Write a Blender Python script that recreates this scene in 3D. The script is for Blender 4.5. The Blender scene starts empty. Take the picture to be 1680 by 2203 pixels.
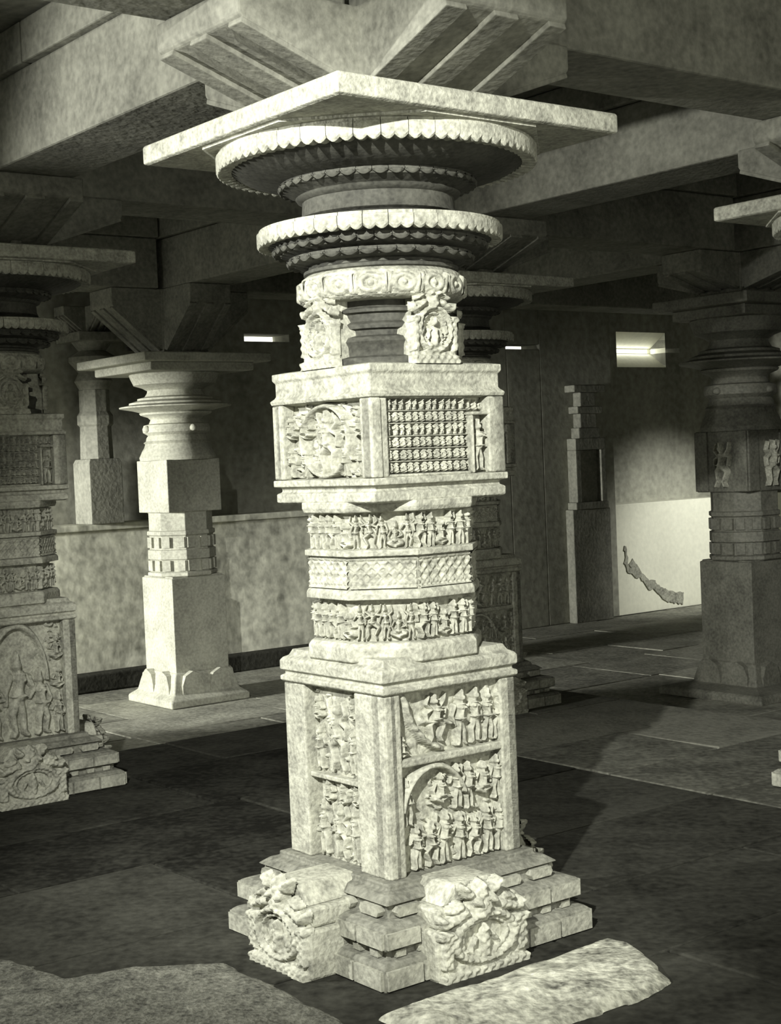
import bpy, math, random
import numpy as np
from mathutils import Matrix, Vector

# ------------------------------------------------------------------ camera, world, lights
scene = bpy.context.scene
C = scene.collection
R = math.radians
EYE = 1.65
TH = 0.6599                      # rotation of the pillar grid about z
P0 = (0.002, 5.2)                # the carved pillar in the middle
UX, UY = math.cos(TH), math.sin(TH)


def W(u, v, z=0.0):              # hall grid coordinates -> world
    return Vector((P0[0] + u * UX - v * UY, P0[1] + u * UY + v * UX, z))


cam_data = bpy.data.cameras.new('camera')
cam = bpy.data.objects.new('camera', cam_data)
C.objects.link(cam)
cam_data.sensor_fit = 'HORIZONTAL'
cam_data.sensor_width = 36.0
cam_data.lens = 36.0 * 3217.0 / 1680.0
cam_data.clip_start = 0.05
cam.matrix_world = (Matrix.Translation((0, 0, EYE)) @ Matrix.Rotation(R(90) - 0.0349, 4, 'X')
                    @ Matrix.Rotation(-0.0417, 4, 'Z'))
scene.camera = cam

world = bpy.data.worlds.new('overcast_sky')
scene.world = world
world.use_nodes = True
bg = world.node_tree.nodes['Background']
bg.inputs[0].default_value = (1.0, 1.0, 0.86, 1)
bg.inputs[1].default_value = 2.6

scene.view_settings.view_transform = 'Standard'
scene.view_settings.look = 'None'
scene.view_settings.gamma = 1.0
scene.view_settings.use_curve_mapping = False
scene.view_settings.exposure = -0.15


def lamp(name, kind, loc, target, energy, **kw):
    d = bpy.data.lights.new(name, kind)
    d.energy = energy
    d.color = (1.0, 1.0, 0.93)
    for k, val in kw.items():
        setattr(d, k, val)
    o = bpy.data.objects.new(name, d)
    C.objects.link(o)
    o.location = loc
    o.rotation_euler = (Vector(target) - Vector(loc)).to_track_quat('-Z', 'Y').to_euler()
    return o


# photographer's lamps: one above the camera, one well to the left
lamp('photographers_lamp', 'SPOT', (-0.95, 0.65, 3.4), (-0.05, 5.2, 1.48), 2550,
     spot_size=R(43), spot_blend=0.6, shadow_soft_size=0.03)
lamp('photographers_side_lamp', 'SPOT', (-4.4, 4.7, 2.7), (0.0, 5.4, 1.8), 1080,
     spot_size=R(80), spot_blend=0.6, shadow_soft_size=0.04)
# a shaft of sun through the entrance, on the slab at the pillar's foot
lamp('entrance_sun_shaft', 'SPOT', (1.3, 0.2, 3.0), (0.52, 4.42, 0.10), 520,
     spot_size=R(13), spot_blend=0.5, shadow_soft_size=0.03)
# daylight from the open left side of the hall
lamp('side_daylight', 'SPOT', W(-4.3, 7.0, 1.9), W(3.4, 7.0, 0.55), 5600,
     spot_size=R(31), spot_blend=0.35, shadow_soft_size=0.25)
# daylight from the far right doorway, falling on the white parapet
lamp('doorway_daylight', 'SPOT', W(12.2, 4.6, 2.6), W(10.7, 8.0, 0.55), 850,
     spot_size=R(40), spot_blend=1.0, shadow_soft_size=0.05)
# lamp added in the brightest slit so the splay around it glows
lamp('slit_glow_lamp', 'AREA', W(10.4, 8.55, 2.855), W(10.4, 7.0, 2.855), 1.6, shape='RECTANGLE', size=.74, size_y=.04)
scene.cycles.max_bounces = 4
scene.cycles.diffuse_bounces = 3
scene.cycles.adaptive_threshold = 0.04
scene.cycles.caustics_reflective = False
scene.cycles.caustics_refractive = False

# ------------------------------------------------------------------ materials
TINT = (1.0, 1.0, 0.83)


def col(v):
    return (v * TINT[0], v * TINT[1], v * TINT[2], 1)


def stone(name, lo, hi, scale=3.0, fine=40.0, rough=0.85, bump=0.35, dist=0.01, rnd=0.0, streak=None, spec=0.25):
    m = bpy.data.materials.new(name)
    m.use_nodes = True
    nt = m.node_tree
    N, L = nt.nodes, nt.links
    b = N['Principled BSDF']
    b.inputs['Roughness'].default_value = rough
    b.inputs['Specular IOR Level'].default_value = spec
    geo = N.new('ShaderNodeNewGeometry')
    src = geo.outputs['Position']
    if streak:
        mp = N.new('ShaderNodeMapping')
        mp.inputs['Scale'].default_value = streak
        L.new(src, mp.inputs[0])
        src = mp.outputs[0]
    n1 = N.new('ShaderNodeTexNoise')
    n1.inputs['Scale'].default_value = scale
    n1.inputs['Detail'].default_value = 4
    n1.inputs['Roughness'].default_value = 0.65
    L.new(src, n1.inputs['Vector'])
    n2 = N.new('ShaderNodeTexNoise')
    n2.inputs['Scale'].default_value = fine
    n2.inputs['Detail'].default_value = 2
    L.new(geo.outputs['Position'], n2.inputs['Vector'])
    mx = N.new('ShaderNodeMath')
    mx.operation = 'MULTIPLY_ADD'
    mx.inputs[1].default_value = 0.45
    L.new(n2.outputs['Fac'], mx.inputs[0])
    ml = N.new('ShaderNodeMath')
    ml.operation = 'MULTIPLY'
    ml.inputs[1].default_value = 0.55
    L.new(n1.outputs['Fac'], ml.inputs[0])
    L.new(ml.outputs[0], mx.inputs[2])
    last = mx.outputs[0]
    if rnd:
        oi = N.new('ShaderNodeObjectInfo')
        ma = N.new('ShaderNodeMath')
        ma.operation = 'MULTIPLY_ADD'
        ma.inputs[1].default_value = rnd
        L.new(oi.outputs['Random'], ma.inputs[0])
        sb = N.new('ShaderNodeMath')
        sb.operation = 'SUBTRACT'
        sb.inputs[1].default_value = rnd / 2
        L.new(last, sb.inputs[0])
        L.new(sb.outputs[0], ma.inputs[2])
        last = ma.outputs[0]
    rp = N.new('ShaderNodeValToRGB')
    rp.color_ramp.elements[0].position = 0.33
    rp.color_ramp.elements[0].color = col(lo)
    rp.color_ramp.elements[1].position = 0.67
    rp.color_ramp.elements[1].color = col(hi)
    L.new(last, rp.inputs[0])
    L.new(rp.outputs[0], b.inputs['Base Color'])
    bp = N.new('ShaderNodeBump')
    bp.inputs['Strength'].default_value = bump * .5
    bp.inputs['Distance'].default_value = dist
    L.new(n2.outputs['Fac'], bp.inputs['Height'])
    L.new(bp.outputs[0], b.inputs['Normal'])
    return m


M = {
    'pillar': stone('pillar_granite', 0.17, 0.49, 14.0, 70, 0.75, 0.7, 0.012),
    'outer': stone('plain_granite', 0.25, 0.5, 4.0, 50, 0.8, 0.35, 0.008),
    'capital': stone('capital_shade_granite', 0.03, 0.1, 6.0, 60, 0.75, 0.35, 0.008),  # near-black: the shade on neck and ring undersides is put into this colour
    'bracket': stone('bracket_granite', 0.12, 0.28, 6.0, 40, 0.85, 0.6, 0.012),
    'plinth': stone('plinth_dark_stone', 0.08, 0.24, 10.0, 60, 0.8, 0.6, 0.012),  # darker than the tiles and niches set on it
    'tile': stone('plinth_tile_granite', 0.14, 0.4, 10.0, 60, 0.8, 0.6, 0.012),
    'beam': stone('beam_granite', 0.12, 0.29, 3.0, 30, 0.85, 0.6, 0.015),
    'ceiling': stone('ceiling_granite', 0.12, 0.26, 2.5, 20, 0.9, 0.5, 0.015),
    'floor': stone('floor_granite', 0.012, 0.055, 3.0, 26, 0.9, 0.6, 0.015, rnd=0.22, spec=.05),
    'aisle': stone('aisle_granite', 0.12, 0.36, 3.0, 26, 0.8, 0.6, 0.015, rnd=0.16),
    'worn': stone('mid_tone_granite', 0.06, 0.2, 4.0, 26, 0.85, 0.6, 0.015, rnd=0.3, spec=.1),  # tone between the near floor and the aisle slabs
    'shaded': stone('shade_darkened_granite', 0.08, 0.22, 4.0, 50, 0.6, 0.35, 0.008),  # plain pillar stone darkened, the right pillar's shade put into its colour
    'footing': stone('footing_granite', 0.08, 0.72, 9.0, 40, 0.85, 0.9, 0.02),
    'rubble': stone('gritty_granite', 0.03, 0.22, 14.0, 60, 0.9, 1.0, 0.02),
    'pilaster': stone('dark_granite', 0.14, 0.3, 4, 30, 0.85, 0.5, 0.015),
    'wall': stone('streaky_grey_plaster', 0.2, 0.42, 1.2, 14, 0.9, 0.5, 0.015, streak=(1, 1, 0.35)),  # mid-grey plaster, noise stretched upright
    'parapet': stone('stained_limewash', 0.26, 0.9, 2.4, 12, 0.9, 0.5, 0.015, streak=(1, 1, 0.5)),
    'white': stone('white_limewash', 0.72, 0.86, 1.5, 20, 0.9, 0.3, 0.01),
    'crack': stone('bare_masonry', 0.16, 0.5, 12, 50, 0.9, 0.6, 0.01),
}

# ------------------------------------------------------------------ mesh helpers


class MB:
    def __init__(self):
        self.v, self.f = [], []

    def box(self, x0, x1, y0, y1, z0, z1):
        i = len(self.v)
        self.v += [(x0, y0, z0), (x1, y0, z0), (x1, y1, z0), (x0, y1, z0),
                   (x0, y0, z1), (x1, y0, z1), (x1, y1, z1), (x0, y1, z1)]
        self.f += [tuple(i + k for k in q) for q in
                   ((3, 2, 1, 0), (4, 5, 6, 7), (0, 1, 5, 4), (1, 2, 6, 5), (2, 3, 7, 6), (3, 0, 4, 7))]
        return self

    def lathe(self, n, prof, rot=None, wob=None):
        """profile [(apothem or radius, z)...] upwards; n=4 a square, n=8 an octagon, more a circle"""
        i = len(self.v)
        k = 1 / math.cos(math.pi / n) if n <= 16 else 1.0
        a0 = math.pi / n if rot is None else rot
        for j, (r, z) in enumerate(prof):
            for s in range(n):
                a = a0 + 2 * math.pi * s / n
                rr, zz = r * k, z
                if wob:
                    rr, zz = wob(j, a, rr, zz)
                self.v.append((rr * math.cos(a), rr * math.sin(a), zz))
        m = len(prof)
        for j in range(m - 1):
            for s in range(n):
                t = (s + 1) % n
                self.f.append((i + j * n + s, i + j * n + t, i + (j + 1) * n + t, i + (j + 1) * n + s))
        self.f.append(tuple(i + s for s in reversed(range(n))))
        self.f.append(tuple(i + (m - 1) * n + s for s in range(n)))
        return self

    def prism(self, poly, axis, lo, hi):
        """poly of 2-D points, extruded along axis ('x','y','z') from lo to hi"""
        i = len(self.v)
        n = len(poly)
        for t in (lo, hi):
            for a, b in poly:
                self.v.append({'x': (t, a, b), 'y': (a, t, b), 'z': (a, b, t)}[axis])
        for s in range(n):
            q = (s + 1) % n
            self.f.append((i + s, i + q, i + n + q, i + n + s))
        self.f.append(tuple(i + s for s in reversed(range(n))))
        self.f.append(tuple(i + n + s for s in range(n)))
        return self

    def mesh(self, name, mat, smooth=None):
        me = bpy.data.meshes.new(name)
        me.from_pydata(self.v, [], self.f)
        import bmesh
        bm = bmesh.new()
        bm.from_mesh(me)
        bmesh.ops.recalc_face_normals(bm, faces=bm.faces)
        bm.to_mesh(me)
        bm.free()
        me.materials.append(mat)
        if smooth:
            me.shade_smooth()
            me.set_sharp_from_angle(angle=R(smooth))
        return me

    def build(self, name, mat, parent=None, smooth=None, bevel=0.0, loc=None, rotz=0.0):
        return place(self.mesh(name, mat, smooth), name, parent, loc or (0, 0, 0), rotz, bevel)


def place(me, name, parent=None, loc=(0, 0, 0), rotz=0.0, bevel=0.0, scale=None):
    o = bpy.data.objects.new(name, me)
    C.objects.link(o)
    o.parent = parent
    o.location = loc
    o.rotation_euler = (0, 0, rotz)
    if scale:
        o.scale = scale
    if bevel:
        b = o.modifiers.new('worn_edges', 'BEVEL')
        b.width = bevel
        b.segments = 2
        b.limit_method = 'ANGLE'
    return o


def tag(o, label=None, cat=None, group=None, kind=None):
    for k, val in (('label', label), ('category', cat), ('group', group), ('kind', kind)):
        if val:
            o[k] = val
    return o


def thing(name, u, v, z, label, cat, group=None, rot=TH):
    o = bpy.data.objects.new(name, None)
    o.empty_display_size = 0.2
    C.objects.link(o)
    o.location = W(u, v, z)
    o.rotation_euler = (0, 0, rot)
    return tag(o, label, cat, group, 'thing')


def copy_tree(o, parent=None):
    c = o.copy()
    C.objects.link(c)
    c.parent = parent
    for ch in list(o.children):
        copy_tree(ch, c)
    return c


# ------------------------------------------------------------------ relief carving (height fields)
class Relief:
    """x in [0,w], y in [0,h], heights >= 0 in metres, carved towards -y of the mesh"""

    def __init__(self, w, h, step):
        self.w, self.h = w, h
        nx, ny = max(6, int(w / step)), max(6, int(h / step))
        self.X, self.Y = np.meshgrid(np.linspace(0, w, nx + 1), np.linspace(0, h, ny + 1))
        self.H = np.zeros_like(self.X)

    def cap(self, x0, y0, r0, x1, y1, r1, d, sharp=0.5):
        dx, dy = x1 - x0, y1 - y0
        q = dx * dx + dy * dy + 1e-12
        t = np.clip(((self.X - x0) * dx + (self.Y - y0) * dy) / q, 0, 1)
        D2 = (self.X - x0 - t * dx) ** 2 + (self.Y - y0 - t * dy) ** 2
        r = r0 + (r1 - r0) * t
        self.H = np.maximum(self.H, d * np.clip(1 - D2 / (r * r), 0, 1) ** sharp)
        return self

    def chain(self, pts, d):
        for (a, b) in zip(pts[:-1], pts[1:]):
            self.cap(a[0], a[1], a[2], b[0], b[1], b[2], d)
        return self

    def ring(self, cx, cy, rx, ry, t, d, a0=0, a1=360):
        dx, dy = (self.X - cx) / rx, (self.Y - cy) / ry
        rr = np.hypot(dx, dy)
        q = np.clip(1 - ((rr - 1) * min(rx, ry) / t) ** 2, 0, 1) ** 0.5
        if (a0, a1) != (0, 360):
            an = np.degrees(np.arctan2(dy, dx)) % 360
            q = q * ((an >= a0) & (an <= a1))
        self.H = np.maximum(self.H, d * q)
        return self

    def box(self, x0, x1, y0, y1, d):
        self.H = np.where((self.X >= x0) & (self.X <= x1) & (self.Y >= y0) & (self.Y <= y1),
                          np.maximum(self.H, d), self.H)
        return self

    def rough(self, amp, cell, seed):
        rng = np.random.RandomState(seed)
        nx, ny = int(self.w / cell) + 3, int(self.h / cell) + 3
        g = rng.rand(ny, nx)
        fx, fy = self.X / cell, self.Y / cell
        ix, iy = fx.astype(int), fy.astype(int)
        tx, ty = fx - ix, fy - iy
        tx, ty = tx * tx * (3 - 2 * tx), ty * ty * (3 - 2 * ty)
        val = (g[iy, ix] * (1 - tx) * (1 - ty) + g[iy, ix + 1] * tx * (1 - ty)
               + g[iy + 1, ix] * (1 - tx) * ty + g[iy + 1, ix + 1] * tx * ty)
        self.H = self.H + amp * val * (self.H > 0 if amp < 0 else 1)
        return self

    def mesh(self, name, mat, masked=True, eps=1e-4, sink=0.002, centre=True):
        H, X, Y = self.H, self.X, self.Y
        ny, nx = H.shape
        x0 = self.w / 2 if centre else 0
        idx = np.arange(ny * nx).reshape(ny, nx)
        a, b, c, d = idx[:-1, :-1], idx[:-1, 1:], idx[1:, 1:], idx[1:, :-1]
        hm = np.maximum(np.maximum(H[:-1, :-1], H[:-1, 1:]), np.maximum(H[1:, 1:], H[1:, :-1]))
        keep = (hm > eps) if masked else np.ones_like(hm, bool)
        F = np.stack([a[keep], b[keep], c[keep], d[keep]], 1)
        used = np.unique(F)
        remap = -np.ones(ny * nx, int)
        remap[used] = np.arange(len(used))
        V = np.stack([X.ravel() - x0, -H.ravel() + sink, Y.ravel()], 1)[used]
        me = bpy.data.meshes.new(name)
        me.from_pydata(V.tolist(), [], remap[F].tolist())
        me.materials.append(mat)
        me.shade_smooth()
        return me


def figure_relief(seed, kind, w, h, d, step):
    """a carved human figure in a w x h field"""
    rng = random.Random(seed)
    r = Relief(w, h, step)
    s = h
    sg = rng.choice((-1, 1))
    cx = w / 2

    def P(x, y, rad):
        return (cx + sg * x * s, y * s, rad * s)
    j = lambda a: rng.uniform(-a, a)
    if kind == 'seat':
        hip, chest, head = (0.0, 0.28), (j(.02), 0.56), (j(.03), 0.76)
        r.chain([P(*hip, .13), P(-.24, .2, .09), P(.06, .1, .07)], d * .8)
        r.chain([P(*hip, .13), P(.26, .2, .09), P(-.02, .08, .07)], d * .85)
        arms = [[(.16, .6), (.27, .42), (.2, .25)], [(-.16, .6), (-.26, .45), (-.1, .4)]]
        k = 1.25
    elif kind == 'dance':
        hip, chest, head = (.03, .47), (-.02 + j(.02), .66), (.03 + j(.03), .82)
        r.chain([P(*hip, .085), P(-.17, .33, .06), P(-.05, .12, .036), P(-.1, .03, .038)], d * .8)
        r.chain([P(*hip, .085), P(.17, .36, .06), P(.13, .14, .036), P(.2, .03, .038)], d * .75)
        arms = [[(.11, .68), (.24, .78), (.17, .93)], [(-.11, .68), (-.25, .66), (-.2, .48)],
                [(.1, .66), (.25, .6), (.22, .45)], [(-.1, .69), (-.22, .82), (-.25, .95)]]
        k = 1.0
    else:
        hip, chest, head = (.02 + j(.015), .46), (-.015 + j(.02), .66), (j(.03), .81)
        r.chain([P(*hip, .08), P(-.05 + j(.02), .25, .055), P(-.05, .06, .036), P(-.09, .025, .036)], d * .75)
        r.chain([P(*hip, .08), P(.08 + j(.03), .26, .055), P(.06 + j(.02), .06, .036), P(.1, .025, .036)], d * .8)
        arms = [[(.1, .68), (.17, .52), (.13 + j(.05), .38 + j(.06))],
                [(-.1, .68), (-.19, .56), (-.13 + j(.05), .66 + j(.12))]]
        if rng.random() < .4:
            arms.append([(.1, .68), (.2, .76), (.17, .9)])
        k = 1.0
    r.chain([P(*hip, .09 * k), P((hip[0] + chest[0]) / 2, (hip[1] + chest[1]) / 2, .06 * k), P(*chest, .1 * k)], d)
    r.cap(*P(*chest, .05), *P(*head, .05), d * .8)
    r.cap(*P(*head, .068 * k), *P(head[0], head[1] + .02, .06 * k), d * 1.05)
    r.cap(*P(head[0], head[1] + .07, .05 * k), *P(head[0], head[1] + .14, .02), d * .9)
    for arm in arms:
        r.chain([P(arm[0][0], arm[0][1], .045 * k), P(arm[1][0], arm[1][1], .036 * k), P(arm[2][0], arm[2][1], .03 * k)],
                d * .6)
    r.cap(*P(hip[0] - .08 * k, hip[1] + .01, .022), *P(hip[0] + .08 * k, hip[1] + .01, .022), d * 1.12)
    r.cap(*P(chest[0] - .05 * k, chest[1] + .05, .016), *P(chest[0] + .05 * k, chest[1] + .05, .016), d * 1.1)
    for sx in (-1, 1):
        r.cap(*P(chest[0] + sx * .045 * k, chest[1] - .01, .038 * k), *P(chest[0] + sx * .046 * k, chest[1] - .01, .038 * k), d * 1.15)
    r.H[0, :] = r.H[-1, :] = 0
    r.H[:, 0] = r.H[:, -1] = 0
    return r


FIG = {}


def figure(kind, n, hi=False):
    """unit carved figures: 1 m tall in mesh space, scaled on placing"""
    key = (kind, n, hi)
    if key not in FIG:
        w = .72 if kind != 'stand' else .5
        FIG[key] = figure_relief(n * 7 + len(kind), kind, w, 1.0, .2, .0125 if hi else .04).mesh(
            'carved_figure', M['pillar'])
    return FIG[key]


def add_fig(parent, kind, n, x, y, z, h, rotz, hi=False, wide=1.0, deep=1.0, rel=None):
    if rel:
        deep = rel / (.2 * h)
    p = Matrix.Rotation(rotz, 3, 'Z') @ Vector((x, y, 0))
    return place(figure(kind, n, hi), 'carved_figure', parent, (p.x, p.y, z), rotz, 0,
                 (h * wide, h * deep, h))


def foliage(w, h, step, seed, d, n, rmin, rmax, lo=.5):
    rng = random.Random(seed)
    r = Relief(w, h, step)
    for _ in range(n):
        x, y = rng.uniform(0, w), rng.uniform(0, h)
        k = rng.random()
        rad = rng.uniform(rmin, rmax)
        if k < .45:
            a0 = rng.uniform(0, 360)
            r.ring(x, y, rad * 1.6, rad * 1.6, rad * .55, d * rng.uniform(lo, 1), a0 * .5, min(360, a0 * .5 + 230))
        elif k < .8:
            an = rng.uniform(0, 6.28)
            r.cap(x, y, rad * .9, x + math.cos(an) * rad * 3, y + math.sin(an) * rad * 3, rad * .35, d * rng.uniform(lo, 1))
        else:
            r.cap(x, y, rad, x + .001, y, rad, d * rng.uniform(.6, 1))
    return r


def scroll_band(w, h, step, d, n):
    r = Relief(w, h, step)
    p = w / n
    for i in range(n):
        cx = (i + .5) * p
        r.ring(cx, h / 2, p * .36, h * .34, min(p, h) * .13, d)
        r.cap(cx, h / 2, min(p, h) * .14, cx + .001, h / 2, min(p, h) * .14, d)
        r.cap(cx + p * .5, h * .15, h * .12, cx + p * .5, h * .85, h * .12, d * .8)
    return r


def arch_niche(w, h, step, d, seed=0):
    """an aedicule front: stepped foot, pilasters, a figure under a cusped arch, a demon mask on top"""
    r = Relief(w, h, step)
    cx = w / 2
    r.box(w * .02, w * .98, 0, h * .09, d)
    r.box(w * .07, w * .93, h * .09, h * .14, d * .7)
    for sx in (-1, 1):
        r.box(*sorted((cx + sx * w * .47, cx + sx * w * .36)), h * .14, h * .5, d * .9)
        r.box(*sorted((cx + sx * w * .49, cx + sx * w * .34)), h * .46, h * .52, d)
    r.ring(cx, h * .38, w * .33, h * .24, w * .035, d * 1.05)
    r.ring(cx, h * .38, w * .25, h * .18, w * .018, d * .8)
    r.cap(cx - w * .12, h * .2, w * .06, cx + w * .12, h * .2, w * .06, d * .8)
    r.cap(cx, h * .22, w * .06, cx, h * .36, w * .08, d)
    r.cap(cx - w * .1, h * .38, w * .03, cx - w * .15, h * .27, w * .03, d * .8)
    r.cap(cx + w * .1, h * .38, w * .03, cx + w * .15, h * .29, w * .03, d * .8)
    r.cap(cx, h * .45, w * .055, cx, h * .5, w * .035, d)
    r.cap(cx, h * .70, w * .15, cx, h * .80, w * .13, d * .9)
    r.cap(cx, h * .66, w * .1, cx, h * .68, w * .12, d * 1.15)
    for sx in (-1, 1):
        r.cap(cx + sx * w * .08, h * .78, w * .045, cx + sx * w * .09, h * .78, w * .045, d * 1.35)
        r.cap(cx + sx * w * .14, h * .86, w * .05, cx + sx * w * .2, h * .95, w * .025, d)
        r.cap(cx + sx * w * .2, h * .68, w * .06, cx + sx * w * .4, h * .6, w * .04, d)
        r.cap(cx + sx * w * .4, h * .6, w * .05, cx + sx * w * .44, h * .66, w * .03, d)
        r.cap(cx + sx * w * .24, h * .76, w * .04, cx + sx * w * .34, h * .72, w * .03, d * .9)
    r.cap(cx, h * .86, w * .06, cx, h * .95, w * .03, d)
    r.H *= 1 - .12 * np.sin(r.X * 260 / (1 + w)) * np.sin(r.Y * 230)
    return r


# ------------------------------------------------------------------ floor, platform, walls, ceiling
def structure(o):
    return tag(o, kind='structure')


def grid_slabs(parent, u0, u1, v0, v1, z, lu, lv, mat, th, rng, skip=None, name='floor_slab'):
    v = v0
    row = 0
    while v < v1 - .05:
        dv = min(lv * rng.uniform(.8, 1.2), v1 - v)
        if v1 - v - dv < .3:
            dv = v1 - v
        u = u0
        first = True
        while u < u1 - .05:
            du = lu * rng.uniform(.75, 1.25) * (.6 if first and row % 2 else 1)
            first = False
            if u1 - u - du < .4:
                du = u1 - u
            du = min(du, u1 - u)
            if not (skip and skip(u + du / 2, v + dv / 2)):
                c = Vector((u + du / 2, v + dv / 2, 0))
                g = .006
                b = MB().box(-du / 2 + g, du / 2 - g, -dv / 2 + g, dv / 2 - g, -th, 0)
                # uneven top
                for k in range(4, 8):
                    x, y, zz = b.v[k]
                    b.v[k] = (x, y, zz + rng.uniform(-.004, .003))
                b.build(name, mat, parent, None, .006, (c.x, c.y, z + rng.uniform(-.003, .004)))
            u += du
        v += dv
        row += 1


rng = random.Random(4)
LOW = -0.28                     # level of the aisle floor
ZB = 3.11                       # underside of the beams
ZC = 3.70                       # ceiling


def hall_box(name, u0, u1, v0, v1, z0, z1, mat):
    c = W(0, 0)
    return structure(MB().box(u0, u1, v0, v1, z0, z1).build(name, mat, None, None, 0, (c.x, c.y, 0), TH))


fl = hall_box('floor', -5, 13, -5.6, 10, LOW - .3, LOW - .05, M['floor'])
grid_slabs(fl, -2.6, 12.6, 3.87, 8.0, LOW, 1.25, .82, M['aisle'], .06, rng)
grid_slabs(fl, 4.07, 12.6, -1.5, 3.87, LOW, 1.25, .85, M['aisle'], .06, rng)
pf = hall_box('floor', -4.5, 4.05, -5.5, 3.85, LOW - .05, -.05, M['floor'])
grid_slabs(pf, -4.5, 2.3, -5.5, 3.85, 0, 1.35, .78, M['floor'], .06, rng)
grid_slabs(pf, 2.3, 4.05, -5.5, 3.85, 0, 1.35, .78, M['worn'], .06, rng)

# back wall: parapet with a limewashed front, a dark wall above it pierced by light slits
c0 = W(0, 0)
wb = MB()
slits = [(3.42, 3.50, 2.755, 2.80), (4.72, 5.25, 2.865, 2.94), (7.8, 8.8, 2.80, 2.92), (9.94, 10.80, 2.64, 3.06), (10.80, 11.06, 2.82, 2.88)]
cuts = sorted({-3.0, 12.8} | {s[0] for s in slits} | {s[1] for s in slits})
for a, b in zip(cuts[:-1], cuts[1:]):
    sl = [s for s in slits if s[0] <= a and s[1] >= b]
    if sl:
        wb.box(a, b, 8.3, 8.6, LOW, sl[0][2])
        wb.box(a, b, 8.3, 8.6, sl[0][3], ZC)
    else:
        wb.box(a, b, 8.3, 8.6, LOW, ZC)
wall_back = structure(wb.build('wall_back', M['wall'], None, None, 0, (c0.x, c0.y, 0), TH))
pr = MB().box(-3.0, 5.6, 8.0, 8.3, LOW, 1.13).box(-3.0, 5.6, 7.96, 8.3, 1.13, 1.19)
parapet = structure(pr.build('wall_parapet', M['parapet'], None, None, .01, (c0.x, c0.y, 0), TH))
MB().box(-3.0, 5.6, 7.82, 8.0, LOW, LOW + .16).build('parapet_foot', M['floor'], parapet, None, .015)
MB().box(5.6, 7.89, 8.0, 8.3, LOW, ZC).box(7.89, 8.39, 8.0, 8.3, LOW, 2.805).box(7.89, 8.39, 8.0, 8.3, 2.86, ZC).box(8.39, 9.52, 8.0, 8.3, LOW, ZC).build('wall_pier', M['wall'], wall_back, None, .01)
MB().box(9.52, 12.8, 8.02, 8.3, LOW, 1.02).build('whitewashed_parapet', M['white'], wall_back, None, .008)
# bare masonry where the whitewash has come off
pts = [(9.64, .52), (9.66, .40), (9.63, .33), (9.68, .24), (9.79, .17), (9.90, .13), (9.98, .04), (10.05, -.03), (10.12, -.02), (10.22, -.10), (10.36, -.19), (10.62, -.24), (10.66, -.10),
       (10.5, -.09), (10.36, -.04), (10.22, .02), (10.15, .08), (10.05, .10), (9.98, .16), (9.9, .22), (9.86, .31), (9.78, .36), (9.72, .31), (9.76, .25), (9.71, .28), (9.70, .40), (9.68, .52)]
jr = random.Random(2)
jag = []
for (xa, za), (xb, zb) in zip(pts, pts[1:] + pts[:1]):
    n = max(1, int(math.hypot(xb - xa, zb - za) / .03))
    for k in range(n):
        t_ = k / n
        jag.append((xa + (xb - xa) * t_ + jr.uniform(-.012, .012), za + (zb - za) * t_ + jr.uniform(-.014, .014)))
MB().prism(jag, 'y', 8.008, 8.03).build('bare_masonry_streak', M['crack'], wall_back)

wf = MB()
for a, b, z0, z1 in ((-5.0, -4.4, LOW, ZC), (-4.4, 2.5, 2.9, ZC), (2.5, 13.1, LOW, ZC)):
    wf.box(a, b, -5.9, -5.6, z0, z1)
structure(wf.build('wall_front', M['wall'], None, None, 0, (c0.x, c0.y, 0), TH))
wl = MB()
for a, b, z0, z1 in ((-5.9, 5.2, LOW, ZC), (5.2, 8.2, 2.7, ZC), (8.2, 8.6, LOW, ZC)):
    wl.box(-5.3, -5.0, a, b, z0, z1)
structure(wl.build('wall_left', M['wall'], None, None, 0, (c0.x, c0.y, 0), TH))
# splay added around the brightest slit, shaped to catch light as a glow
sp = MB()
inner = [(9.94, 8.3, 2.64), (10.80, 8.3, 2.64), (10.80, 8.3, 3.06), (9.94, 8.3, 3.06)]
outer = [(10.0, 8.56, 2.83), (10.80, 8.56, 2.83), (10.80, 8.56, 2.88), (10.0, 8.56, 2.88)]
back = [(9.94, 8.6, 2.64), (10.80, 8.6, 2.64), (10.80, 8.6, 3.06), (9.94, 8.6, 3.06)]
outb = [(p[0], 8.6, p[2]) for p in outer]
sp.v = inner + outer + back + outb
for k in range(4):
    q = (k + 1) % 4
    sp.f += [(k, q, 4 + q, 4 + k), (4 + k, 4 + q, 12 + q, 12 + k), (12 + k, 12 + q, 8 + q, 8 + k)]
sp.build('glow_embrasure', M['white'], wall_back)
wall_right = hall_box('wall_right', 12.8, 13.1, -5.6, 8.6, LOW, ZC, M['wall'])

# ------------------------------------------------------------------ the carved pillar (type of the central bay)
SQ = 4


def bracket_arm(parent, z0, z1, reach, wid, rotz, mat, drop):
    """one arm of the cross bracket, along local -y before rotation; z0 is where its soffit leaves the core"""
    zi, ze, e0 = z0, z1 - drop, .22
    poly = [(-.1, zi - .02), (-e0, zi), (-reach + .012, ze), (-reach, ze + .014), (-reach, z1), (-.1, z1)]
    arm = MB().prism(poly, 'x', -wid, wid).build('bracket_arm', mat, parent, None, .008, (0, 0, 0), rotz)
    dz, dl = ze - zi, reach - .012 - e0
    L = math.hypot(dz, dl)
    for x0, x1 in ((-wid, -wid * .66), (-wid * .22, wid * .18), (wid * .7, wid)):
        o = MB().box(x0, x1, -L, 0, -.016, .004).build('bracket_rib', mat, arm, None, .004, (0, -e0, zi))
        o.rotation_euler = (-math.atan2(dz, dl), 0, 0)
    return arm


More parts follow.
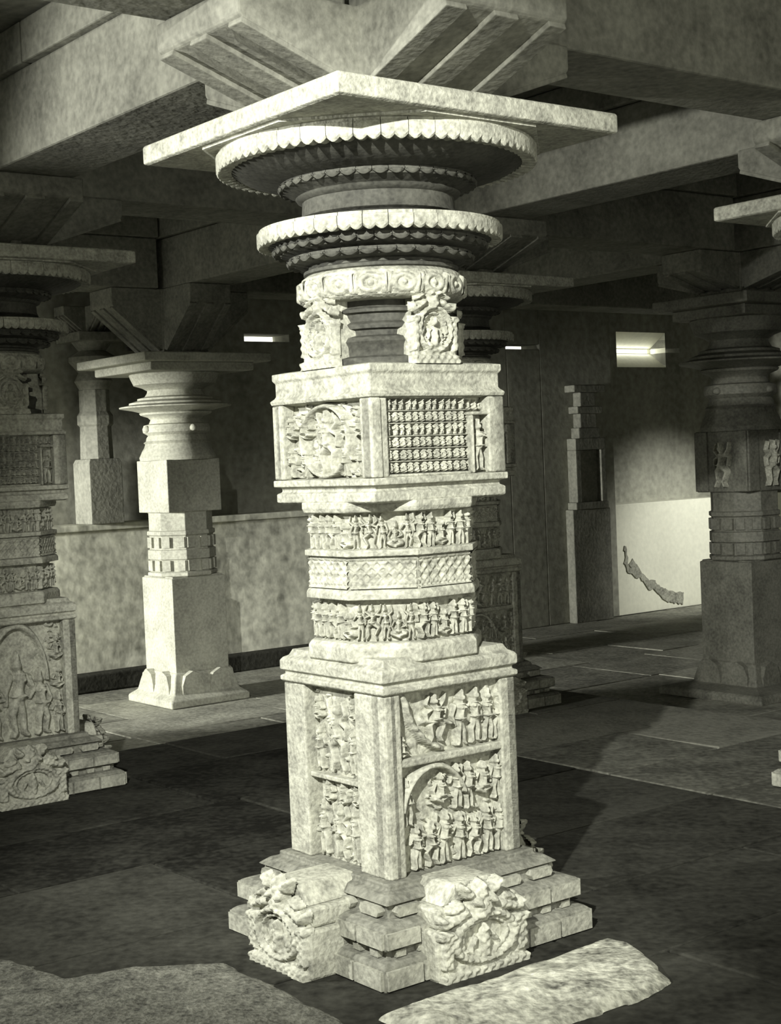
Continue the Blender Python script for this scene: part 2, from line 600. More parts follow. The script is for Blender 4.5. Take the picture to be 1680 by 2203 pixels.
def carved_pillar(tall=False):
    root = bpy.data.objects.new('carved_pillar', None)
    C.objects.link(root)
    mp = M['pillar']
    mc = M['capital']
    FACES = (-math.pi / 2, 0.0, math.pi / 2, math.pi)      # left, right (towards the camera), then the far two
    # ---- base
    base = MB()
    base.lathe(SQ, [(.45, 0), (.45, .075), (.435, .085), (.40, .09), (.40, .112), (.425, .118), (.425, .18), (.40, .19),
                    (.355, .195), (.355, .235), (.375, .24), (.345, .262), (.318, .268), (.318, .285)])
    b = base.build('plinth', M['plinth'], root, None, .005)
    tile = MB().box(-.07, .07, -.012, .01, .008, .068).mesh('plinth_tile', M['tile'])
    tile2 = MB().box(-.066, .066, -.010, .01, .124, .174).mesh('plinth_tile', M['tile'])
    dent = MB().box(-.02, .02, -.022, .01, .091, .112).mesh('dentil', M['tile'])
    loz = MB().prism([(-.05, .215), (-.042, .2), (.042, .2), (.05, .215), (.042, .232), (-.042, .232)], 'y', -.03, .01).mesh('plinth_boss', M['tile'])
    for rz in FACES:
        rot = Matrix.Rotation(rz, 3, 'Z')
        for k in range(6):
            p = rot @ Vector((-.375 + k * .15, -.45, 0))
            place(tile, 'plinth_tile', b, p, rz)
            p = rot @ Vector((-.355 + k * .142, -.425, 0))
            place(tile2, 'plinth_tile', b, p, rz)
        for k in range(9):
            p = rot @ Vector((-.36 + k * .09, -.40, 0))
            place(dent, 'dentil', b, p, rz)
        for k in range(5):
            p = rot @ Vector((-.29 + k * .145, -.355, 0))
            place(loz, 'plinth_boss', b, p, rz)
    # aedicules on the plinth faces
    nich = arch_niche(.34, .32, .0055, .045, 3).mesh('niche_front', mp)
    nich2 = arch_niche(.38, .30, .0055, .05, 8).mesh('niche_front', mp)
    for i, rz in enumerate(FACES):
        x, out, wd, nm = ((.03, .555, .34, nich), (-.09, .50, .38, nich2), (0, .5, .34, nich), (0, .5, .38, nich2))[i]
        nb = MB().box(-wd / 2, wd / 2, -out, -.34, 0, .16).box(-wd * .44, wd * .44, -out + .012, -.33, .16, .225)
        nb.prism([(-wd * .36, .225), (wd * .36, .225), (wd * .22, .29), (-wd * .22, .29)], 'y', -out + .03, -.3)
        rot = Matrix.Rotation(rz, 3, 'Z')
        o = nb.build('plinth_niche', mp, root, None, .01, rot @ Vector((x, 0, 0)), rz)
        place(nm, 'niche_front', o, (0, -out + .018, 0))
    # ---- lower block
    lb = MB().lathe(SQ, [(.238, .28), (.238, .89)])
    A = .287
    D = .238
    blk = lb.build('lower_block', mp, root)

    def strips(parent, rz, spans, z0, z1, a, d, name='border_strip', chamf=.006):
        for x0, x1 in spans:
            MB().box(x0, x1, -a, -d, z0, z1).build(name, mp, parent, None, chamf, (0, 0, 0), rz)

    for i, rz in enumerate(FACES):
        odd = i % 2
        if not odd:      # left-hand type: wide plain strips, deep panel of dancers
            strips(blk, rz, ((-.287, -.165), (.125, .262)), .285, .885, A, D - .02)
            strips(blk, rz, ((.268, .287),), .285, .885, A - .004, D - .02, 'corner_fillet')
            x0, x1 = -.165, .125
            bgm = foliage(.29, .6, .005, 5 + i, .022, 46, .004, .008, .5).mesh('carved_ground', mp, False)
            p = Matrix.Rotation(rz, 3, 'Z') @ Vector(((x0 + x1) / 2, -.243, 0))
            place(bgm, 'carved_ground', blk, (p.x, p.y, .285), rz)
            for kind, n, x, z, h in (('dance', 1, -.02, .60, .25), ('stand', 2, -.115, .595, .16), ('stand', 3, .08, .595, .17),
                                     ('stand', 4, -.11, .30, .2), ('dance', 5, -.02, .30, .19), ('stand', 6, .07, .30, .2),
                                     ('seat', 7, -.075, .485, .085), ('seat', 8, .01, .485, .085), ('seat', 17, .085, .49, .08), ('seat', 9, -.12, .765, .09), ('seat', 10, .085, .775, .09)):
                add_fig(blk, kind, n, x, -.243, z, h, rz, True, .8, rel=.032)
            MB().box(-.165, .125, -A + .012, -D + .02, .565, .582).build('carved_ledge', mp, blk, None, .004, (0, 0, 0), rz)
        elif tall:       # three tall standing figures between carved borders
            strips(blk, rz, ((-.262, -.236), (.247, .287)), .285, .885, A, D - .02)
            strips(blk, rz, ((-.287, -.268),), .285, .885, A - .004, D - .02, 'corner_fillet')
            gr = foliage(.483, .6, .006, 91 + i, .04, 60, .006, .012, .5)
            gr.H[:, (gr.X[0] > .05) & (gr.X[0] < .36)] *= .2
            gr.ring(.2, .3, .16, .29, .012, .05, 0, 180)
            p = Matrix.Rotation(rz, 3, 'Z') @ Vector((.0055, -D, 0))
            place(gr.mesh('carved_ground', mp, False), 'carved_ground', blk, (p.x, p.y, .285), rz)
            for kind, n, x, z, h in (('stand', 31, -.17, .30, .36), ('stand', 32, -.03, .30, .46), ('stand', 33, .09, .30, .36), ('stand', 34, .185, .3, .22), ('seat', 35, .185, .53, .12), ('seat', 36, .18, .68, .14)):
                add_fig(blk, kind, n, x, -D, z, h, rz, True, .9, rel=.05)
        else:
            strips(blk, rz, ((-.262, -.236), (.247, .287)), .285, .885, A, D - .02)
            strips(blk, rz, ((-.287, -.268),), .285, .885, A - .004, D - .02, 'corner_fillet')
            # upper scene
            MB().box(-.236, .247, -A + .004, -D + .02, .642, .668).build('carved_ledge', mp, blk, None, .006, (0, 0, 0), rz)
            up = Relief(.483, .22, .006)
            up.chain([(.04, .215, .02), (.075, .12, .014), (.13, .05, .012), (.2, .012, .012)], .034)
            up.chain([(.13, .11, .008), (.2, .1, .008), (.25, .09, .008)], .03)
            for sx in (.31, .37, .43):
                up.chain([(sx, .0, .02), (sx + .012, .1, .03), (sx, .2, .02)], .012)
            up.box(.4, .483, .1, .22, .02)
            up.rough(.012, .018, 4 + i)
            p = Matrix.Rotation(rz, 3, 'Z') @ Vector((.0055, -D, 0))
            place(up.mesh('carved_ground', mp, False), 'carved_ground', blk, (p.x, p.y, .668), rz)
            for kind, n, x, z, h in (('dance', 11, -.045, .70, .17), ('stand', 12, .06, .675, .2), ('stand', 13, .12, .675, .2), ('stand', 14, .175, .675, .19), ('seat', 15, -.2, .67, .08), ('stand', 16, .225, .675, .19)):
                add_fig(blk, kind, n, x, -D, z, h, rz, True, 1, rel=.042)
            lo = foliage(.483, .36, .0055, 21 + i, .028, 70, .004, .008, .5)
            lo.H[:, lo.X[0] < .12] *= .15
            lo.ring(.16, .18, .14, .165, .012, .05, 20, 170)
            place(lo.mesh('carved_ground', mp, False), 'carved_ground', blk, (p.x, p.y, .283), rz)
            k = 0
            for kind, x, z, h in (('stand', -.185, .44, .17), ('stand', -.15, .29, .16), ('dance', -.09, .29, .16), ('stand', -.03, .29, .19), ('stand', .035, .29, .17),
                                  ('dance', .1, .29, .15), ('stand', .16, .29, .18), ('stand', .215, .29, .17), ('seat', -.04, .49, .12), ('stand', .03, .465, .16),
                                  ('stand', .085, .455, .17), ('seat', .15, .49, .13), ('stand', .21, .47, .16)):
                add_fig(blk, kind, 20 + k, x, -D, z, h, rz, True, .9, rel=.04)
                k += 1
    # cornice of the lower block
    MB().lathe(SQ, [(.285, .885), (.296, .893), (.296, .908), (.283, .914), (.283, .924), (.296, .93), (.296, .962), (.288, .972), (.272, .98), (.262, 1.0)]) \
        .build('lower_cornice', mp, root, None, .003)
    # ---- octagonal shaft with three carved bands
    sh = MB().lathe(8, [(.262, .97), (.289, .985), (.289, 1.03), (.278, 1.045), (.246, 1.05), (.246, 1.185), (.289, 1.19), (.289, 1.21), (.282, 1.222), (.272, 1.224),
                        (.272, 1.33), (.289, 1.334), (.289, 1.354), (.246, 1.36), (.246, 1.475), (.286, 1.48), (.292, 1.495), (.292, 1.515), (.27, 1.52), (.27, 1.55)])
    shaft = sh.build('octagonal_shaft', mp, root, None, .003)
    diam = Relief(.222, .1, .004)
    for a in range(-3, 9):
        for s in (1, -1):
            x = a * .037
            diam.cap(x, 0, .006, x + s * .1, .1, .006, .01)
    for a in range(0, 7):
        for bz in (.018, .05, .082):
            diam.cap(a * .037 - .001, bz, .009, a * .037, bz, .009, .013)
    diam.box(0, .222, 0, .006, .014).box(0, .222, .094, .1, .014)
    diam = diam.mesh('lattice_band', mp, False)
    for k in range(8):
        rz = k * math.pi / 4 - math.pi / 2
        rot = Matrix.Rotation(rz, 3, 'Z')
        p = rot @ Vector((0, -.272, 0))
        place(diam, 'lattice_band', shaft, (p.x, p.y, 1.227), rz)
        for z in (1.052, 1.352):
            for q in range(5):
                add_fig(shaft, ('stand', 'stand', 'dance', 'stand', 'seat')[(q + k) % 5], 40 + (q * 3 + k * 2 + int(z * 10)) % 9,
                        -.086 + q * .043, -.246, z + .003, .122 if (q + k) % 5 != 4 else .1, rz, True, .9, rel=.034)
    # ---- upper block
    ub = MB().lathe(SQ, [(.27, 1.51), (.284, 1.516), (.284, 1.545), (.27, 1.552), (.27, 1.565), (.291, 1.57), (.291, 1.592), (.235, 1.597), (.235, 1.85),
                         (.288, 1.855), (.292, 1.868), (.28, 1.878), (.276, 1.885), (.276, 1.93), (.284, 1.94), (.284, 1.962), (.25, 1.968)])
    ublk = ub.build('upper_block', mp, root, None, .003)
    D = .235

    for i, rz in enumerate(FACES):
        odd = i % 2
        if not odd:
            strips(ublk, rz, ((-.287, -.24), (.232, .28)), 1.594, 1.853, A, D - .02)
            g = foliage(.47, .255, .005, 31 + i, .034, 75, .005, .009, .5)
            cx = .235
            q = ((g.X - cx) / .12) ** 2 + ((g.Y - .13) / .12) ** 2
            g.H *= np.clip(q, .05, 1)
            g.ring(cx, .125, .135, .118, .010, .046)
            p = Matrix.Rotation(rz, 3, 'Z') @ Vector((-.004, -D, 0))
            place(g.mesh('carved_ground', mp, False), 'carved_ground', ublk, (p.x, p.y, 1.596), rz)
            add_fig(ublk, 'dance', 51, -.005, -D, 1.602, .23, rz, True, .95, rel=.044)
            for kk, (x, h) in enumerate(((-.205, .11), (.195, .11), (-.12, .1), (.115, .1))):
                add_fig(ublk, 'stand', 52 + kk, x, -D, 1.6, h, rz, True, 1, rel=.048)
                add_fig(ublk, 'seat', 56 + kk, x, -D, 1.73, h * .8, rz, True, 1, rel=.048)
        else:
            strips(ublk, rz, ((-.287, -.245), (.235, .287)), 1.594, 1.853, A, D - .012)
            strips(ublk, rz, ((-.245, .14),), 1.59, 1.602, A - .01, D - .02, 'carved_ledge')
            for r_ in range(6):
                zz = 1.604 + r_ * .0415
                hh = .039
                n = 13
                for q in range(n):
                    add_fig(ublk, 'stand' if r_ in (3, 5) else 'seat', 60 + (q * 5 + r_ * 3) % 6, -.226 + q * .0285 + .003 * math.sin(q * 2.3 + r_), -D - .012, zz, hh, rz, False,
                            .95 if r_ in (3, 5) else .9, 3.2)
                strips(ublk, rz, ((-.245, .14),), zz + hh - .001, zz + hh + .002, D + .026, D - .02, 'carved_ledge', .001)
            strips(ublk, rz, ((.142, .152), (.218, .228)), 1.594, 1.79, A - .004, D - .02, 'niche_post')
            strips(ublk, rz, ((.142, .228),), 1.79, 1.802, A, D - .02, 'carved_ledge')
            add_fig(ublk, 'stand', 70, .186, -D, 1.60, .185, rz, True, 1, 1.3)
            for q in range(3):
                add_fig(ublk, 'seat', 71 + q, .157 + q * .03, -D - .004, 1.806, .042, rz, False, .9, 2)
    # ---- neck with four little shrines
    nk = MB().lathe(48, [(.24, 1.962), (.262, 1.97), (.262, 1.99), (.232, 1.998), (.236, 2.03), (.245, 2.045), (.236, 2.06), (.205, 2.068), (.205, 2.085), (.222, 2.09),
                         (.222, 2.105), (.2, 2.115), (.2, 2.14), (.218, 2.145), (.218, 2.155), (.195, 2.165), (.195, 2.2)])
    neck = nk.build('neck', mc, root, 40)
    ns = arch_niche(.2, .3, .005, .035, 12).mesh('shrine_front', mp)
    for i, rz in enumerate(FACES):
        s = MB().prism([(-.085, 1.965), (.085, 1.965), (.088, 2.08), (.05, 2.14), (.05, 2.24), (-.05, 2.24), (-.05, 2.14), (-.088, 2.08)], 'y', -.262, -.15)
        o = s.build('neck_shrine', mp, root, None, .01, (0, 0, 0), rz)
        place(ns, 'shrine_front', o, (0, -.258, 1.963))
    band = MB().lathe(64, [(.2, 2.185), (.262, 2.185), (.278, 2.195), (.284, 2.215), (.284, 2.25), (.276, 2.275), (.255, 2.29), (.2, 2.292)])
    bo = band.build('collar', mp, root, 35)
    roll = Relief(.11, .07, .005)
    roll.ring(.055, .035, .034, .024, .009, .014).cap(.055, .035, .012, .056, .035, .012, .016).cap(.0, .01, .01, .01, .06, .008, .012).cap(.11, .06, .01, .1, .01, .008, .012)
    roll = roll.mesh('collar_scroll', mp)
    for k in range(16):
        rz = k * math.pi / 8
        p = Matrix.Rotation(rz, 3, 'Z') @ Vector((0, -.281, 0))
        place(roll, 'collar_scroll', bo, (p.x, p.y, 2.197), rz)

    # ---- lower flaring ring
    def flut(n, amp):
        return lambda j, a, r, z: (r * (1 + amp * abs(math.sin(a * n / 2)) - amp), z)
    r1 = MB().lathe(192, [(.24, 2.28), (.268, 2.292), (.268, 2.302), (.25, 2.308), (.25, 2.318), (.30, 2.326), (.31, 2.336), (.30, 2.346), (.305, 2.352), (.348, 2.362), (.352, 2.372),
                          (.34, 2.38), (.38, 2.392), (.40, 2.40), (.40, 2.43), (.36, 2.452), (.29, 2.47), (.25, 2.48)],
                    wob=lambda j, a, r, z: (r * (1 - (.022 * abs(math.cos(a * 24)) if 5 <= j <= 11 else 0)), z))
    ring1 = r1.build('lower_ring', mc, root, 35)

    def arc_block(ri, ro, z0, z1, dang, lobes, drop, nseg=10):
        b = MB()
        for s in range(nseg + 1):
            t = s / nseg
            a = (t - .5) * dang - math.pi / 2
            dz = drop * abs(math.sin(t * lobes * math.pi))
            for r, z in ((ri, z0 - dz * .6), (ro - .006, z0 - dz), (ro, z0 - dz + .008), (ro, z1 - .012), (ro - .008, z1 - .01), (ro - .008, z1), (ri, z1)):
                b.v.append((r * math.cos(a), r * math.sin(a), z))
        m = 7
        for s in range(nseg):
            for q in range(m):
                q2 = (q + 1) % m
                b.f.append((s * m + q, s * m + q2, (s + 1) * m + q2, (s + 1) * m + q))
        b.f.append(tuple(range(m)))
        b.f.append(tuple(reversed([nseg * m + q for q in range(m)])))
        return b
    seg1 = arc_block(.385, .424, 2.398, 2.446, 2 * math.pi / 32 * .97, 2, .012).mesh('rim_segment', mp, 40)
    for k in range(32):
        place(seg1, 'rim_segment', ring1, (0, 0, 0), 2 * math.pi * (k + .5) / 32)
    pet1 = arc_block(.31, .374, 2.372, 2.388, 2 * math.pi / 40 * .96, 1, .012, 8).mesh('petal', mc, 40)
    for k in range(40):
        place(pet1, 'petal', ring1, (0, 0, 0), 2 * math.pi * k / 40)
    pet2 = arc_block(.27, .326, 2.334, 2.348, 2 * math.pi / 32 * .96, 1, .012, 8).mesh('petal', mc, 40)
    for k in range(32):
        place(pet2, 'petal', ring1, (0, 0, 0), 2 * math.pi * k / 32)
    # ---- upper, larger ring
    r2 = MB().lathe(256, [(.24, 2.47), (.272, 2.485), (.265, 2.50), (.262, 2.54), (.28, 2.548), (.285, 2.556), (.276, 2.562), (.30, 2.57), (.33, 2.58), (.335, 2.592), (.322, 2.60),
                          (.40, 2.612), (.47, 2.632), (.505, 2.655), (.52, 2.66), (.52, 2.70), (.50, 2.708), (.4, 2.71)],
                    wob=lambda j, a, r, z: (r * (1 - (.016 * abs(math.cos(a * 28)) if 7 <= j <= 12 else 0)), z))
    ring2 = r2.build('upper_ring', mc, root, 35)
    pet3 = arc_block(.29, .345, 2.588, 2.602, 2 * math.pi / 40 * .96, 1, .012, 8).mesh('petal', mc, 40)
    for k in range(40):
        place(pet3, 'petal', ring2, (0, 0, 0), 2 * math.pi * k / 40)
    seg2 = arc_block(.50, .552, 2.655, 2.71, 2 * math.pi / 40 * .975, 2, .014).mesh('rim_segment', mp, 40)
    for k in range(40):
        place(seg2, 'rim_segment', ring2, (0, 0, 0), 2 * math.pi * (k + .5) / 40)
    MB().lathe(8, [(.545, 2.709), (.556, 2.711), (.556, 2.72)]).build('octagonal_plate', mp, root)
    MB().lathe(SQ, [(.572, 2.719), (.585, 2.724), (.585, 2.782), (.578, 2.788)]).build('abacus', mp, root, None, .006)
    # ---- cross bracket
    br = MB().lathe(SQ, [(.25, 2.787), (.25, ZB)])  .build('bracket_core', M['bracket'], root, None, .006)
    for rz in FACES:
        bracket_arm(root, 2.846, ZB, .70, .25, rz, M['bracket'], .10)
    return root


PG = 'carved pillars around the central bay'
hero = carved_pillar()
hero.location = W(0, 0)
hero.rotation_euler = (0, 0, TH)
tag(hero, 'large brightly lit carved stone pillar standing nearest in the middle', 'pillar', PG, 'thing')
for u, v, lab in ((3.2, 3.42, 'carved stone pillar standing hidden close behind the brightly lit middle pillar'),
                  (3.06, 0, 'pillar at the upper right edge showing only a corner of its square capital slab')):
    p = copy_tree(hero)
    p.location = W(u, v)
    p['label'] = lab
lp = carved_pillar(True)
lp.location = W(0, 3.4)
lp.rotation_euler = (0, 0, TH)
tag(lp, 'carved stone pillar cut off by the left edge of the picture', 'pillar', PG, 'thing')

# ------------------------------------------------------------------ plain pillars of the outer aisle
def plain_pillar(label, carved, mo, stretch=1.0, lift=0.0, slab=.587, foot=.37):
    root = bpy.data.objects.new('plain_pillar', None)
    C.objects.link(root)
    F = 0.28                                                   # heights below are above the platform; base is lower by this
    z = lambda a: F + (a if a < 1.71 or a > 3.0 else 1.725 + lift + (a - 1.725) * stretch)
    FACES = (-math.pi / 2, 0.0, math.pi / 2, math.pi)
    MB().lathe(SQ, [(foot, 0), (foot, .055), (foot - .02, .07), (.31, .10), (.285, .2), (.262, .265), (.25, .27)]).build('base', mo, root, None, .01)
    low = MB().lathe(SQ, [(.25, z(-.02)), (.25, z(.755)), (.236, z(.762)), (.236, z(.77))]).build('lower_block', mo, root, None, .008)
    petal = MB().prism([(-.1, .0), (.1, .0), (.1, .12), (.07, .2), (0, .235), (-.07, .2), (-.1, .12)], 'y', -.03, .03).mesh('base_leaf', mo)
    for rz in FACES:
        for x in (-.13, .13):
            p = Matrix.Rotation(rz, 3, 'Z') @ Vector((x, -.285, .045))
            place(petal, 'base_leaf', low, p, rz, 0, (1, 1, 1))
    sh = MB().lathe(8, [(.255, z(.765)), (.268, z(.775)), (.268, z(.80)), (.245, z(.81)), (.245, z(.905)), (.262, z(.91)), (.262, z(.985)), (.245, z(.99)), (.245, z(1.1)), (.262, z(1.11)),
                        (.262, z(1.14)), (.245, z(1.145)), (.245, z(1.29)), (.262, z(1.3))]).build('octagonal_shaft', mo, root, None, .004)
    key = MB().box(-.032, .032, -.022, .01, 0, .085).mesh('shaft_block', mo)
    for k in range(8):
        rz = k * math.pi / 4
        for x in (-.062, .062):
            for zz in (.815, 1.005):
                p = Matrix.Rotation(rz, 3, 'Z') @ Vector((x, -.245, z(zz)))
                place(key, 'shaft_block', sh, p, rz)
    blk = MB().lathe(SQ, [(.25, z(1.295)), (.25, z(1.725))]).build('upper_block', mo, root, None, .006)
    if carved:
        for rz in FACES:
            for x0, x1 in ((-.25, -.13), (.13, .25)):
                MB().box(x0, x1, -.265, -.24, z(1.30), z(1.72)).build('border_strip', mo, blk, None, .004, (0, 0, 0), rz)
            add_fig(blk, 'dance', 81, .02, -.25, z(1.33), .36, rz, True, .8, .9)
    MB().lathe(64, [(.31, z(1.722)), (.315, z(1.75)), (.30, z(1.78)), (.292, z(1.80)), (.272, z(1.83)), (.262, z(1.86)), (.275, z(1.87)), (.255, z(1.885)), (.25, z(1.91)), (.235, z(1.93)), (.25, z(1.94)),
                    (.275, z(1.955)), (.28, z(1.985)), (.268, z(2.015)), (.225, z(2.025)), (.21, z(2.06)), (.23, z(2.08)), (.29, z(2.10)), (.30, z(2.115)), (.285, z(2.12)), (.36, z(2.14)), (.46, z(2.158)), (.462, z(2.168)),
                    (.38, z(2.185)), (.38, z(2.20)), (.31, z(2.22)), (.31, z(2.235)), (.25, z(2.25)), (.23, z(2.28)), (.225, z(2.30)), (.27, z(2.325)), (.335, z(2.345)), (.36, z(2.40)), (.37, z(2.43)), (.36, z(2.44))]) \
        .build('turned_capital', mo, root, 30)
    knob = MB().lathe(12, [(.01, 0), (.03, .01), (.034, .03), (.02, .05), (.005, .056)]).mesh('capital_boss', mo, 60)
    for k in range(4):
        a = k * math.pi / 2
        place(knob, 'capital_boss', root, (.275 * math.cos(a), .275 * math.sin(a), z(1.955)), a)
    MB().lathe(SQ, [(slab - .117, z(2.435)), (slab - .107, z(2.44)), (slab - .107, z(2.50))]).build('capital_slab', mo, root, None, .006)
    MB().lathe(SQ, [(slab - .012, z(2.50)), (slab, z(2.506)), (slab, z(2.565)), (slab - .007, z(2.57))]).build('abacus', mo, root, None, .006)
    MB().lathe(SQ, [(.2, z(2.57)), (.2, z(ZB))]).build('bracket_core', M['bracket'], root, None, .006)
    for rz in FACES:
        bracket_arm(root, z(2.62), z(ZB), .64, .19, rz, M['bracket'], .15)
    return tag(root, label, 'pillar', 'plain pillars of the outer aisle', 'thing')


pp = plain_pillar('plain square pillar with bright white left side before the low wall', False, M['outer'])
pp.location = W(3.06, 6.8, LOW)
pp.rotation_euler = (0, 0, TH)
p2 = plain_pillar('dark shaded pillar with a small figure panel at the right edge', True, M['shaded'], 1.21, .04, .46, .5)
p2.location = W(6.12, 3.4, LOW)
p2.rotation_euler = (0, 0, TH)
# dwarf pillars standing on the parapet and engaged in the wall
def dwarf(u, v, z0, z1, label, wide):
    t = thing('dwarf_pillar', u, v, z0, label, 'pillar', 'short pillars against the back wall')
    h = z1 - z0
    MB().lathe(SQ, [(wide, 0), (wide, h * .28), (wide * .9, h * .3)]).build('block', M['pilaster'], t, None, .006)
    MB().lathe(8, [(wide * .85, h * .3), (wide * .8, h * .45), (wide * .92, h * .46), (wide * .92, h * .5), (wide * .78, h * .52), (wide * .78, h * .62)]).build('shaft', M['pilaster'], t, None, .004)
    MB().lathe(40, [(wide * .8, h * .62), (wide * 1.05, h * .66), (wide * .8, h * .7), (wide * 1.3, h * .75), (wide * 1.32, h * .77), (wide * .75, h * .8), (wide * 1.1, h * .84)]).build('turned_capital', M['pilaster'], t, 30)
    MB().lathe(SQ, [(wide * 1.45, h * .84), (wide * 1.45, h * .88)]).build('abacus', M['pilaster'], t, None, .004)
    for rz in (-math.pi / 2, 0, math.pi / 2):
        poly = [(0, h * .88), (-wide * .7, h * .88), (-wide * 1.9, h * .96), (-wide * 1.9, h), (0, h)]
        a = MB().prism(poly, 'x', -wide * .6, wide * .6).build('bracket_arm', M['pilaster'], t, None, .006, (0, 0, 0), rz)
        for x in (-.4, 0, .4):
            L = math.hypot(wide * 1.2, h * .08)
            o = MB().box(-wide * .1, wide * .1, -L, 0, -.02, .005).build('bracket_rib', M['pilaster'], a, None, .003, (x * wide, -wide * .7, h * .88))
            o.rotation_euler = (-math.atan2(h * .08, wide * 1.2), 0, 0)


dwarf(2.95, 8.04, 1.19, ZB, 'short pillar standing on the low wall behind the left pillar', .16)
# engaged pilaster on the dark wall
t = thing('wall_pilaster', 9.0, 7.98, LOW, 'dim carved pilaster against the dark wall beside the white wall patch', 'pilaster')
MB().box(-.3, .3, -.10, .02, 0, 1.28).build('lower_panel', M['pilaster'], t, None, .01)
MB().box(-.26, .26, -.12, .02, 1.28, 1.36).box(-.24, -.16, -.12, .02, 1.36, 1.95).box(.16, .24, -.12, .02, 1.36, 1.95).box(-.24, .24, -.12, .02, 1.95, 2.08).box(-.2, .2, -.05, .02, 1.36, 1.95) \
    .build('niche_frame', M['pilaster'], t, None, .008)
MB().box(-.17, .17, -.11, .02, 2.08, 2.2).box(-.13, .13, -.1, .02, 2.2, 2.36).box(-.2, .2, -.13, .02, 2.36, 2.44).box(-.12, .12, -.1, .02, 2.44, 2.6).box(-.25, .25, -.14, .02, 2.6, 2.68).build('capital', M['pilaster'], t, None, .012)

# ------------------------------------------------------------------ beams
def beam(u0, v0, u1, v1, label, mat=None, grp='stone roof beams', z=ZB, top=ZC - .19):
    along_v = abs(v1 - v0) > abs(u1 - u0)
    L = (v1 - v0) if along_v else (u1 - u0)
    t = thing('roof_beam', (u0 + u1) / 2, (v0 + v1) / 2, z + .002, label, 'beam', grp, TH + (math.pi / 2 if along_v else 0))
    t['kind'] = 'structure'
    w = .215
    if not along_v:          # cross beams are let in between the long ones
        L -= .52
    m = mat or M['beam']
    MB().box(-L / 2 + .004, L / 2 - .004, -w, w, 0, top - z).build('beam_stone', m, t, None, .012)
    n = max(2, int(round(L / 1.1)))
    for k in range(n):
        a, b = -L / 2 + L * k / n, -L / 2 + L * (k + 1) / n
        MB().box(a + .005, b - .005, -w - .035, w + .035, top - z + .003, ZC - z).build('course_stone', m, t, None, .008)
    return t


beam(0, 0, 0, 3.4, 'brightly lit rough beam running from the middle pillar to the upper left edge')
beam(0, -3.4, 0, 0, 'beam over the bracket above the middle pillar running out at the top towards the right')
beam(0, 3.4, 0, 6.8, 'beam running back from the left pillar')
beam(3.1, 0, 3.1, 3.4, 'long dim beam slanting up to the right behind the middle pillar')
beam(3.1, -2.2, 3.1, 0, 'beam end at the far right top corner over the right edge slab')
beam(3.1, 3.4, 3.1, 6.8, 'beam over the white sided plain pillar running towards the middle pillar')
beam(6.12, 3.4, 6.12, 6.8, 'dim beam running back from the shaded right pillar')
beam(6.12, 0, 6.12, 3.4, 'dim beam running forward from the shaded right pillar')
beam(-2.6, 0, 0, 0, 'beam over the left bracket of the middle pillar at the top edge')
beam(0, 0, 3.1, 0, 'dark cross beam from the middle pillar towards the right edge')
beam(-2.6, 3.4, 0, 3.4, 'cross beam left of the left pillar')
beam(0, 3.4, 3.1, 3.4, 'cross beam between the left pillar and the hidden pillar')
beam(3.1, 3.4, 6.12, 3.4, 'cross beam between the hidden pillar and the shaded right pillar')
beam(3.1, 0, 6.12, 0, 'cross beam beyond the right edge slab')
beam(0, 6.8, 3.1, 6.8, 'cross beam left of the white sided plain pillar')
beam(3.1, 6.8, 6.12, 6.8, 'cross beam right of the white sided plain pillar')
beam(6.12, 3.4, 9.4, 3.4, 'cross beam right of the shaded right pillar')
beam(6.12, 6.8, 12.7, 6.8, 'far cross beam along the dark back wall')

ce = hall_box('ceiling', -5, 13, -5.6, 8.6, ZC + .09, ZC + .3, M['ceiling'])
grid_slabs(ce, -3.5, 12.6, -3.5, 8.3, ZC + .09, 3.0, .95, M['ceiling'], .08, random.Random(9), None, 'ceiling_slab')

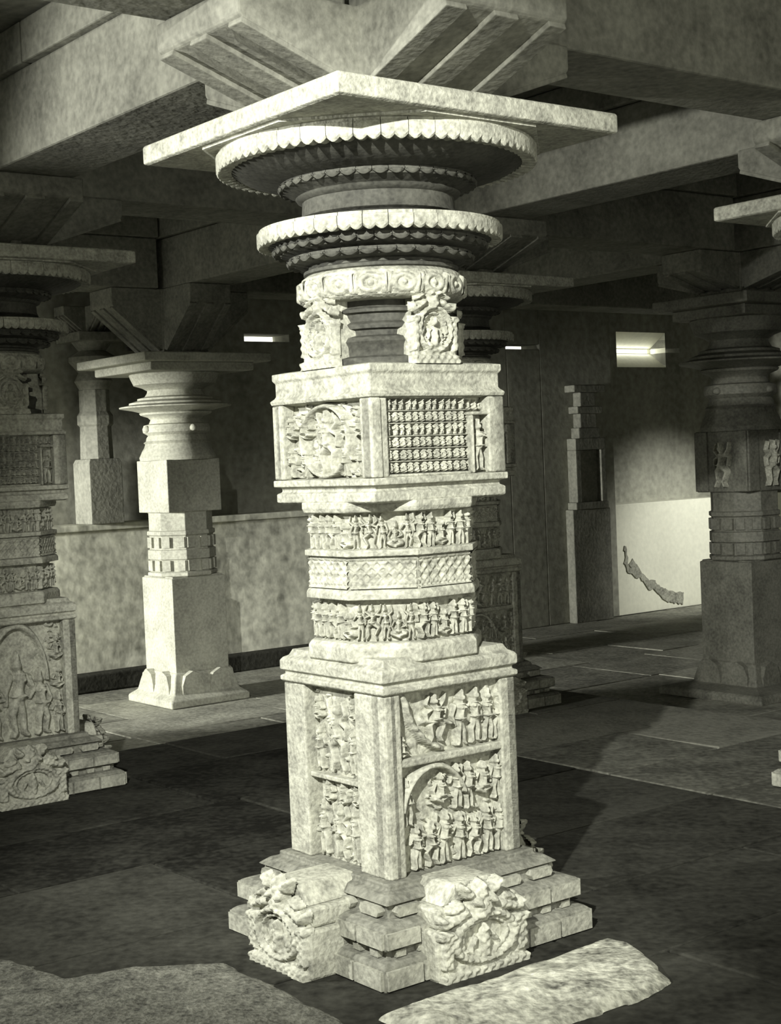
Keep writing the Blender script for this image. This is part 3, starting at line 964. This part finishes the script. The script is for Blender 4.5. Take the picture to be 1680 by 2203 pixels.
# ------------------------------------------------------------------ rough footing slab under the middle pillar
def rough_slab(outline, h, step, seed, name, mat):
    us = [p[0] for p in outline]
    vs = [p[1] for p in outline]
    w, d = max(us) - min(us) + .12, max(vs) - min(vs) + .12
    r = Relief(w, d, step)
    X, Y = r.X + min(us) - .06, r.Y + min(vs) - .06
    inside = np.zeros_like(X, bool)
    dist = np.full_like(X, 9.0)
    n = len(outline)
    for i in range(n):
        (x0, y0), (x1, y1) = outline[i], outline[(i + 1) % n]
        cond = ((y0 > Y) != (y1 > Y)) & (X < (x1 - x0) * (Y - y0) / (y1 - y0 + 1e-12) + x0)
        inside ^= cond
        q = (x1 - x0) ** 2 + (y1 - y0) ** 2
        tt = np.clip(((X - x0) * (x1 - x0) + (Y - y0) * (y1 - y0)) / q, 0, 1)
        dist = np.minimum(dist, np.hypot(X - x0 - tt * (x1 - x0), Y - y0 - tt * (y1 - y0)))
    rr = Relief(w, d, step)
    rr.rough(1, .05, seed)
    big = Relief(w, d, step)
    big.rough(1, .16, seed + 1)
    sd = np.where(inside, dist, -dist) + (rr.H - .5) * .03
    H = np.clip(sd / .035, 0, 1) ** .6 * h
    H = H * (1 - .4 * rr.H * np.clip(1.3 - sd / .25, 0.4, 1)) * (1 - .45 * big.H)
    verts = []
    ny, nx = X.shape
    V = np.stack([X.ravel(), Y.ravel(), H.ravel()], 1)
    idx = np.arange(ny * nx).reshape(ny, nx)
    hm = np.maximum(np.maximum(H[:-1, :-1], H[:-1, 1:]), np.maximum(H[1:, 1:], H[1:, :-1]))
    k = hm > 1e-4
    F = np.stack([idx[:-1, :-1][k], idx[:-1, 1:][k], idx[1:, 1:][k], idx[1:, :-1][k]], 1)
    used = np.unique(F)
    rm = -np.ones(ny * nx, int)
    rm[used] = np.arange(len(used))
    me = bpy.data.meshes.new(name)
    me.from_pydata(V[used].tolist(), [], rm[F].tolist())
    me.materials.append(mat)
    me.shade_smooth()
    o = place(me, name, None, (c0.x, c0.y, -.004), TH)
    return o


fs = rough_slab([(-.60, -.60), (-.60, -.8), (-.36, -1.04), (-.15, -1.02), (.1, -1.04), (.24, -1.0), (.33, -.86), (.42, -.68), (.4, -.57)],
                .05, .014, 11, 'footing_slab', M['footing'])
tag(fs, 'pale rough stone slab at the lower right foot of the middle pillar', 'stone slab', None, 'thing')
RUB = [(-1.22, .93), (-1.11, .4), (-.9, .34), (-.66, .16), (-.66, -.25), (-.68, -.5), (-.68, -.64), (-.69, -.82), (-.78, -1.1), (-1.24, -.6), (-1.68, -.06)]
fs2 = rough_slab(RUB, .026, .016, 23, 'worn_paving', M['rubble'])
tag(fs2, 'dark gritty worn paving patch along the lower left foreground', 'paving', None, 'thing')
